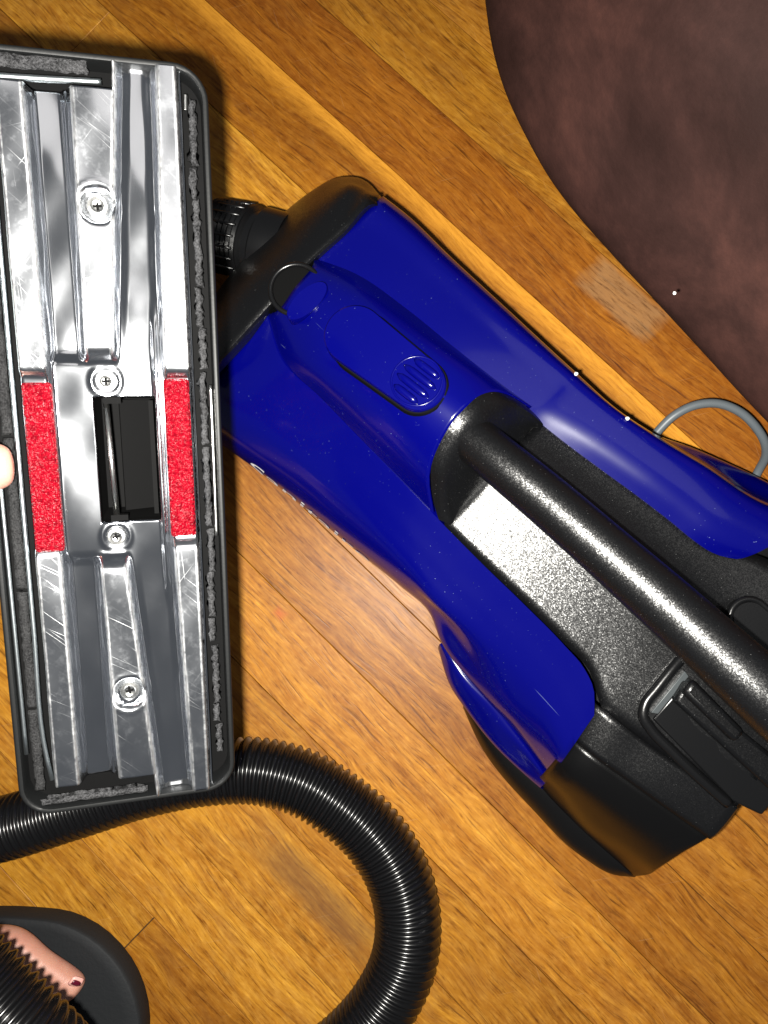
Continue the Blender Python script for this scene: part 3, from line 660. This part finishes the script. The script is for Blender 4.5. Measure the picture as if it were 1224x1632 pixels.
U, Vv = np.meshgrid(us, vsx, indexing='ij'); Hh = plate_h(U, Vv)
V = np.stack([U, Vv, Hh], -1).reshape(-1, 3)*mm; m_ = len(vsx); Fs = []
for i in range(len(us)-1):
    for j in range(m_-1):
        uc, vc = (us[i]+us[i+1])/2, (vsx[j]+vsx[j+1])/2
        if -4.4 < uc < 16.6 and -22.8 < vc < 23: continue
        if uc < 9.6 and (vc > 124.0 or vc < -123.5): continue
        Fs.append((i*m_+j, (i+1)*m_+j, (i+1)*m_+j+1, i*m_+j+1))
plate = mesh('sole_plate', V, Fs, M_CHROME, noz, True, None, local=True)
gu = np.gradient(Hh, us, axis=0); lap = np.abs(np.gradient(gu, us, axis=0))
flat_top = np.clip((Hh + 1.2)/1.2, 0, 1)
edge = np.clip(lap*1.0 - .25, 0, 1)*flat_top*(np.abs(Vv) > 33)
for nm_, arr in (('wear', flat_top), ('edge', edge)):
    a_ = plate.data.attributes.new(nm_, 'FLOAT', 'POINT'); 
    a_.data.foreach_set('value', arr.reshape(-1).astype(np.float32))
s_ = plate.modifiers.new('thick', 'SOLIDIFY'); s_.thickness = 0.0008; s_.offset = -1
# suction mouth: dark duct behind the opening, pin and flap
mo = bmesh.new()
for (x0, x1, y0, y1, z0, z1_) in ((-5.6,-4.5,-23.6,23.8,-9.9,-4.6),(16.7,17.8,-23.6,23.8,-9.9,-4.6),(-4.5,16.7,-23.9,-22.9,-9.9,-4.7),(-4.5,16.7,23.1,24.1,-9.9,-4.7),(-1,5,20.5,22.8,-8,-4.4),(-1,5,-22.6,-20.5,-8,-4.4)):
    box(mo, *(q*mm for q in (x0, x1, y0, y1, z0, z1_)))
mouth = bm_obj('suction_mouth', mo, M_DARK, noz, False, None)
Vp, Fp = tube(np.array([(-.3*mm, 21*mm, -6*mm), (.9*mm, -21*mm, -6*mm)]), .0011, 12); fixn(mesh('pin', Vp, Fp, M_STEEL, mouth, local=True))
fb = bmesh.new(); box(fb, 3*mm, 15*mm, -21*mm, 21.5*mm, -21*mm, -20*mm); bmesh.ops.rotate(fb, verts=fb.verts, cent=(9*mm, 0, -20*mm), matrix=Matrix.Rotation(math.radians(24), 3, 'Y')); bm_obj('flap', fb, M_DARK, mouth, False, None)
fb = bmesh.new(); box(fb, 14.4*mm, 16.0*mm, -21*mm, 21.5*mm, -12*mm, -7.2*mm); bm_obj('flap_hinge', fb, M_DARK, mouth, False, None)
# red reflectors
def reflector(pts, z, lab):
    n = len(pts); V = [(x*mm, y*mm, (z-3)*mm) for x, y in pts] + [(x*mm, y*mm, (z-.7)*mm) for x, y in pts]
    cx_ = sum(p[0] for p in pts)/n; cy_ = sum(p[1] for p in pts)/n
    V += [((x + (.7 if x < cx_ else -.7))*mm, (y + (.7 if y < cy_ else -.7))*mm, z*mm) for x, y in pts]
    Fs = grid_faces(3, n, wrap=True) + [tuple(range(2*n, 3*n)), tuple(range(n))[::-1]]
    o = fixn(mesh('reflector', V, Fs, M_RED, noz, False, None, local=True)); o['label'] = lab; return o
reflector(rrect(9.6, 60.0, 1.2, 4, -21.9, -1.9), 1.0, 'red plastic strip on the outer side by the fingertip')
reflector(rrect(9.0, 58.2, 1.2, 4, 24.7, .2), 1.0, 'red plastic strip on the side facing the vacuum')
# screws
def screw(u, v, z, r=3.9):
    prof = [(r*.55, -3), (r, -1.2), (r, -.2), (r*.9, .25), (r*.62, .35), (r*.5, .05), (.02, 0)]
    V = []; sg = 28
    for rr, zz in prof:
        for k in range(sg): t = 2*math.pi*k/sg; V.append(((u + rr*math.cos(t))*mm, (v + rr*math.sin(t))*mm, (z + zz)*mm))
    o = fixn(mesh('screw', V, grid_faces(len(prof), sg, wrap=True) + [tuple(range((len(prof)-1)*sg, len(prof)*sg))], M_STEEL, noz, True, 40, local=True))
    b = bmesh.new(); a = random.uniform(0, 1.5)
    for q in (0, math.pi/2):
        n0 = len(b.verts); box(b, -r*.40*mm, r*.40*mm, -.42*mm, .42*mm, (z - .4)*mm, (z + .16)*mm)
        vs2 = list(b.verts)[n0:]; bmesh.ops.rotate(b, verts=vs2, cent=(0, 0, 0), matrix=Matrix.Rotation(a + q, 3, 'Z')); bmesh.ops.translate(b, verts=vs2, vec=(u*mm, v*mm, (q*.01)*mm))
    bm_obj('screw_cross_shade', b, M_DARK, o, False, None)  # raised dark cross, its colour standing for shade in the slot
screw(1.7, 87.5, -1.9, 3.6); screw(.5, 28.5, -3.2, 3.3); screw(.5, -28.4, -3.2, 3.3); screw(1.7, -88.8, -1.9, 3.6)
# felt strips and rails round the plate
def felt(u0, u1, v0, v1, z, m=M_FELT, jit=.45):
    du, dv = u1 - u0, v1 - v0; nu, nv = max(2, int(abs(du)/1.2) + 1), max(2, int(abs(dv)/1.2) + 1)
    P = []
    for i in range(nu + 1):
        for j in range(nv + 1):
            e = jit if (i in (0, nu) or j in (0, nv)) else .12
            P.append(((u0 + du*i/nu + random.uniform(-e, e))*mm, (v0 + dv*j/nv + random.uniform(-e, e))*mm, (z + random.uniform(-.25, .25) - (.8 if (i in (0, nu) or j in (0, nv)) else 0))*mm))
    Fs = grid_faces(nu + 1, nv + 1); o = fixn(mesh('felt_strip', P, Fs, m, noz, True, None, local=True))
    s = o.modifiers.new('thick', 'SOLIDIFY'); s.thickness = .004; s.offset = -1 if o.data.polygons[0].normal.z > 0 else 1
for v0, v1, u in ((124,103,34.6),(102.3,92,33.9),(91.5,62,34.6),(61.3,48,34.1),(47.4,33,34.7),(31.5,5,34.2),(4,-26,34.2),(-27,-44,34.5),(-44.5,-62,33.9),(-63,-72,33.5),(-74,-98,34.3),(-98.8,-106,33.9),(-107,-119,34.6)):
    felt(u - 1.15, u + 1.2, v1, v0, -1.8)
for v0, v1 in ((118,60),(59,10),(9,-46),(-47,-92),(-93,-126)):
    felt(-34.9, -31.3, v1, v0, -2.2, M_FELTD, .2)
felt(-36, 1.5, 128.6, 133.2, -1.2, M_FELT, .35)
felt(-33, 6, -132.2, -129.4, -1.4, M_FELT, .2)
def rail(pts, r, m=M_RAIL):
    Vp, Fp = tube(pathpts([(a*mm, b*mm, c*mm) for a, b, c in pts], 30, True), r*mm, 10); fixn(mesh('rail', Vp, Fp, m, noz, local=True))
rail([(-29.9,118,-2.4),(-30.1,0,-2.4),(-30.2,-60,-2.4),(-30.0,-110,-2.6),(-28.6,-122,-2.8)], .85)
rail([(-36.6,122,-2.4),(-36.7,0,-2.4),(-36.6,-110,-2.4)], .8)
rail([(36.9,27,-3.0),(36.9,0,-3.0),(36.8,-30,-3.0)], .7, M_STEEL)
rail([(-37,125.6,-2.4),(-15,126.2,-2.4),(5.5,127.0,-2.4)], 1.1)
rail([(32.6,126,-4),(32.4,121,-4)], .8, M_STEEL)

# ------------------------------------------------------------------ leather seat
edge_px = [(720,-420),(745,-200),(757,-80),(765,0),(778,85),(800,158),(832,225),(868,288),(905,338),(960,401),(1050,498),(1120,574),(1180,640),(1228,690),(1330,790),(1450,880)]
W0 = pathpts([(x, y, .10) for x, y in edge_px], 70)
far = np.array([W0[-1] + [.18, .02, 0], W0[-1] + [.30, .22, 0], W0[0] + [.50, .22, 0], W0[0] + [.2, .2, 0]])
ring = np.vstack([W0, pathpts(far, 20, True)]); n_ = len(ring)
prv, nxt = np.roll(ring, 3, 0), np.roll(ring, -3, 0); tg = nxt - prv; tg[:, 2] = 0; tg /= np.linalg.norm(tg, axis=1)[:, None]; inn = np.c_[-tg[:, 1], tg[:, 0], np.zeros(n_)]
cen = ring.mean(0)
if np.mean(np.sum(inn*(cen - ring), 1)) < 0: inn = -inn
lay = []
for ins, z in ((.075,.0),(.055,.03),(.022,.07),(0,.10),(.003,.112),(.010,.128),(.022,.146),(.045,.166),(.08,.184),(.12,.198)):
    if ins <= .03 or z < .05: L_ = ring + inn*ins
    else: L_ = ring + inn*.03; L_ = L_ + (cen - L_)*((ins - .03)/.32)
    L_ = L_.copy(); L_[:, 2] = z; lay.append(L_)
for f, z in ((.45,.222),(.7,.232),(.97,.236)):
    L_ = lay[9] + (cen - lay[9])*f; L_[:, 2] = z; lay.append(L_)
V = np.concatenate(lay); Fs = grid_faces(len(lay), n_, wrap=True) + [tuple(range((len(lay)-1)*n_, len(lay)*n_)), tuple(range(n_))[::-1]]
lo = fixn(mesh('leather_seat', V, Fs, M_LEATHER, None, True, None)); tag(lo, 'mottled dark brown leather seat with a rounded corner at the top right', 'seat')
sb = lo.modifiers.new('sub', 'SUBSURF'); sb.levels = 1; sb.render_levels = 2

# ------------------------------------------------------------------ sandal and person
sol_px = [(-300,1440),(-160,1470),(-60,1463),(30,1464),(100,1474),(157,1506),(199,1556),(220,1612),(224,1665),(206,1735),(150,1785),(50,1780),(-90,1700),(-240,1590),(-330,1520)]
o2 = pathpts([(x, y, .02) for x, y in sol_px + sol_px[:1]], 60)[:-1]; c_ = o2.mean(0)
lay = []
for f, z in ((.97,.0),(1.0,.004),(1.0,.0165),(.992,.0190),(.980,.0198),(.90,.0200),(.5,.0200),(.05,.0200)):
    L_ = c_ + (o2 - c_)*f; L_[:, 2] = z; lay.append(L_)
V = np.concatenate(lay); n_ = len(o2)
sandal = empty('sandal', at(-60, 1600, 0), None, 'black foam sandal under the foot at the bottom left corner', 'sandal')
fixn(mesh('sole', V, grid_faces(len(lay), n_, wrap=True) + [tuple(range(n_))[::-1], tuple(range((len(lay)-1)*n_, len(lay)*n_))], M_FOAM, sandal, True, 50))
sp0, sp1 = A3((-60,1440,.02)), A3((-150,1640,.02)); tq = np.linspace(0, np.pi, 16)
SP = np.array([(sp0 + sp1)/2 + (sp0 - sp1)/2*math.cos(t) + np.array([0, 0, .055*math.sin(t)]) for t in tq])
wd = np.array(at(60,1560,0)) - np.array(at(-60,1460,0)); wd[2] = 0; wd /= np.linalg.norm(wd)
Gs = np.stack([SP - wd*.018, SP + wd*.018], 1); V, Fs = join([Gs]); st_ = fixn(mesh('strap', V, Fs, M_FOAM, sandal)); s_ = st_.modifiers.new('t', 'SOLIDIFY'); s_.thickness = .004
person = empty('person', at(-60, 1600, .02), None, 'person with thumb on the nozzle and bare toe with dark red polish', 'person')
def skinned(name, chains, m, parent, root=0):
    V, Es, Rr = [], [], []
    idx = {}
    def vid(p, r):
        k = tuple(round(float(q), 5) for q in p)
        if k not in idx: idx[k] = len(V); V.append(p); Rr.append(r)
        return idx[k]
    for chn in chains:
        ids = [vid(p, r) for p, r in chn]
        Es += [(a, b) for a, b in zip(ids[:-1], ids[1:]) if (a, b) not in Es]
    me = bpy.data.meshes.new(name); inv = wm(parent).inverted(); me.from_pydata([tuple(inv @ Vector(v)) for v in V], Es, []); me.update(); me.materials.append(m)
    o = bpy.data.objects.new(name, me); COL.objects.link(o); o.parent = parent; WM[o.name] = wm(parent)
    sk = o.modifiers.new('skin', 'SKIN'); sk.use_smooth_shade = True; sk.branch_smoothing = 0.6
    for i, d_ in enumerate(me.skin_vertices[0].data): d_.radius = (Rr[i], Rr[i]); d_.use_root = (i == root)
    s2_ = o.modifiers.new('sub', 'SUBSURF'); s2_.levels = 2; s2_.render_levels = 3
    return o
tipW, baseW = A3((132,1589,.0305)), A3((40,1510,.034)); td = tipW - baseW; td[2] = 0; td /= np.linalg.norm(td); ts = np.array([td[1], -td[0], 0])   # ts: towards the smaller toes (down-left)
if ts @ (A3((0,1632,.03)) - baseW) < 0: ts = -ts
ank = baseW - td*.13 + ts*.04 + [0,0,.05]; midf = baseW - td*.07 + ts*.035 + [0,0,.022]
chains = [[(ank + [0, 0, .16], .034), (ank + [0,0,.06], .032), (ank, .036), (midf, .034)], [(ank, .036), (ank - td*.05 - [0,0,.038], .028)]]
for k, (so, ext, r) in enumerate(((0, 0, .0094), (.0185, .006, .0078), (.034, .002, .0072), (.048, -.006, .0066), (.061, -.015, .0062))):
    b0 = baseW + ts*so - td*.012 + [0, 0, .004]; knuck = baseW + ts*so + td*.010 + [0, 0, .003]; d1 = baseW + ts*so + td*(.022 + ext) + [0,0,-.0005]; t1 = tipW + ts*so + td*(ext - .0045); t1[2] = .0302
    chains.append([(midf, .034), (b0, .0125), (knuck, r*1.02), (d1, r*1.0), (t1 - td*.006, r*1.04), (t1 + td*.0015, r*.86)])
foot = skinned('foot', chains, M_SKIN, person, 2)
def nail(center, fwd, side, up, L_, W_, m, parent, name='toenail'):
    V = []; nx, ny = 6, 5
    for i in range(nx + 1):
        for j in range(ny + 1):
            a = (i/nx - .5)*2; b_ = (j/ny - .5)*2
            wf = W_/2*math.sqrt(max(1 - (abs(a)**4)*.55, .2))
            V.append(Vector(center + fwd*(a*L_/2) + side*(b_*wf) + up*(-.0012*b_*b_ - .0008*max(a, 0)**2)))
    o = fixn(mesh(name, V, grid_faces(nx + 1, ny + 1), m, parent)); s = o.modifiers.new('t', 'SOLIDIFY'); s.thickness = .0008; return o
nc_ = A3((121,1568,.0380)); upn = np.array([td[0]*.5, td[1]*.5, .86])
fw = td*.86 + np.array([0, 0, -.5])
nail(nc_ , fw, ts, upn, .0082, .0074, M_NAILB, foot)
nail(nc_ + upn*.0008, fw, ts, upn, .0060, .0042, M_NAIL, foot, 'nail_polish')
# hand gripping the nozzle's outer edge
def nl_(a, b, c): return np.array(wm(noz) @ Vector((a*mm, b*mm, c*mm)))
wr = nl_(-170, -12, -22); pal = nl_(-118, 0, -30)
hc = [[(nl_(-300, -30, -30), .030), (nl_(-230, -20, -26), .026), (wr, .024), (pal, .026)],
      [(wr, .024), (nl_(-120, -14, -4), .015), (nl_(-84, -8, 10), .0115), (nl_(-58, -3, 13.5), .0105), (nl_(-41, 0, 9.5), .0098), (nl_(-33, .5, 7.8), .0085), (nl_(-29.5, .5, 7.0), .0055)]]
for v_, ex_ in ((34, 0), (12, 5), (-10, 3), (-31, -6)):
    hc.append([(pal, .026), (nl_(-92, v_*.95, -36), .0105), (nl_(-64, v_, -47), .0092), (nl_(-40 + ex_*.5, v_, -43), .0086), (nl_(-20 + ex_, v_, -40), .0078)])
hand = skinned('hand', hc, M_SKIN, person, 2)

# ------------------------------------------------------------------ crumbs
def crumb(px, py, z, r, lab):
    b = bmesh.new(); bmesh.ops.create_icosphere(b, subdivisions=2, radius=r)
    for v in b.verts: v.co *= random.uniform(.75, 1.2)
    o = bm_obj('crumb', b, M_CRUMB, None, True, None); o.location = at(px, py, z); tag(o, lab, 'crumb', 'white crumbs')
crumb(918, 596, .1, .0011, 'white crumb on the edge of the blue shell, farther from the grey cord')
crumb(1000, 667, .0985, .0011, 'white crumb on the edge of the blue shell, nearest the grey cord')
crumb(862, 962, .0965, .0011, 'white crumb on the black deck below the handle')
crumb(1075, 467, .172, .0008, 'white crumb lying on the brown leather seat')
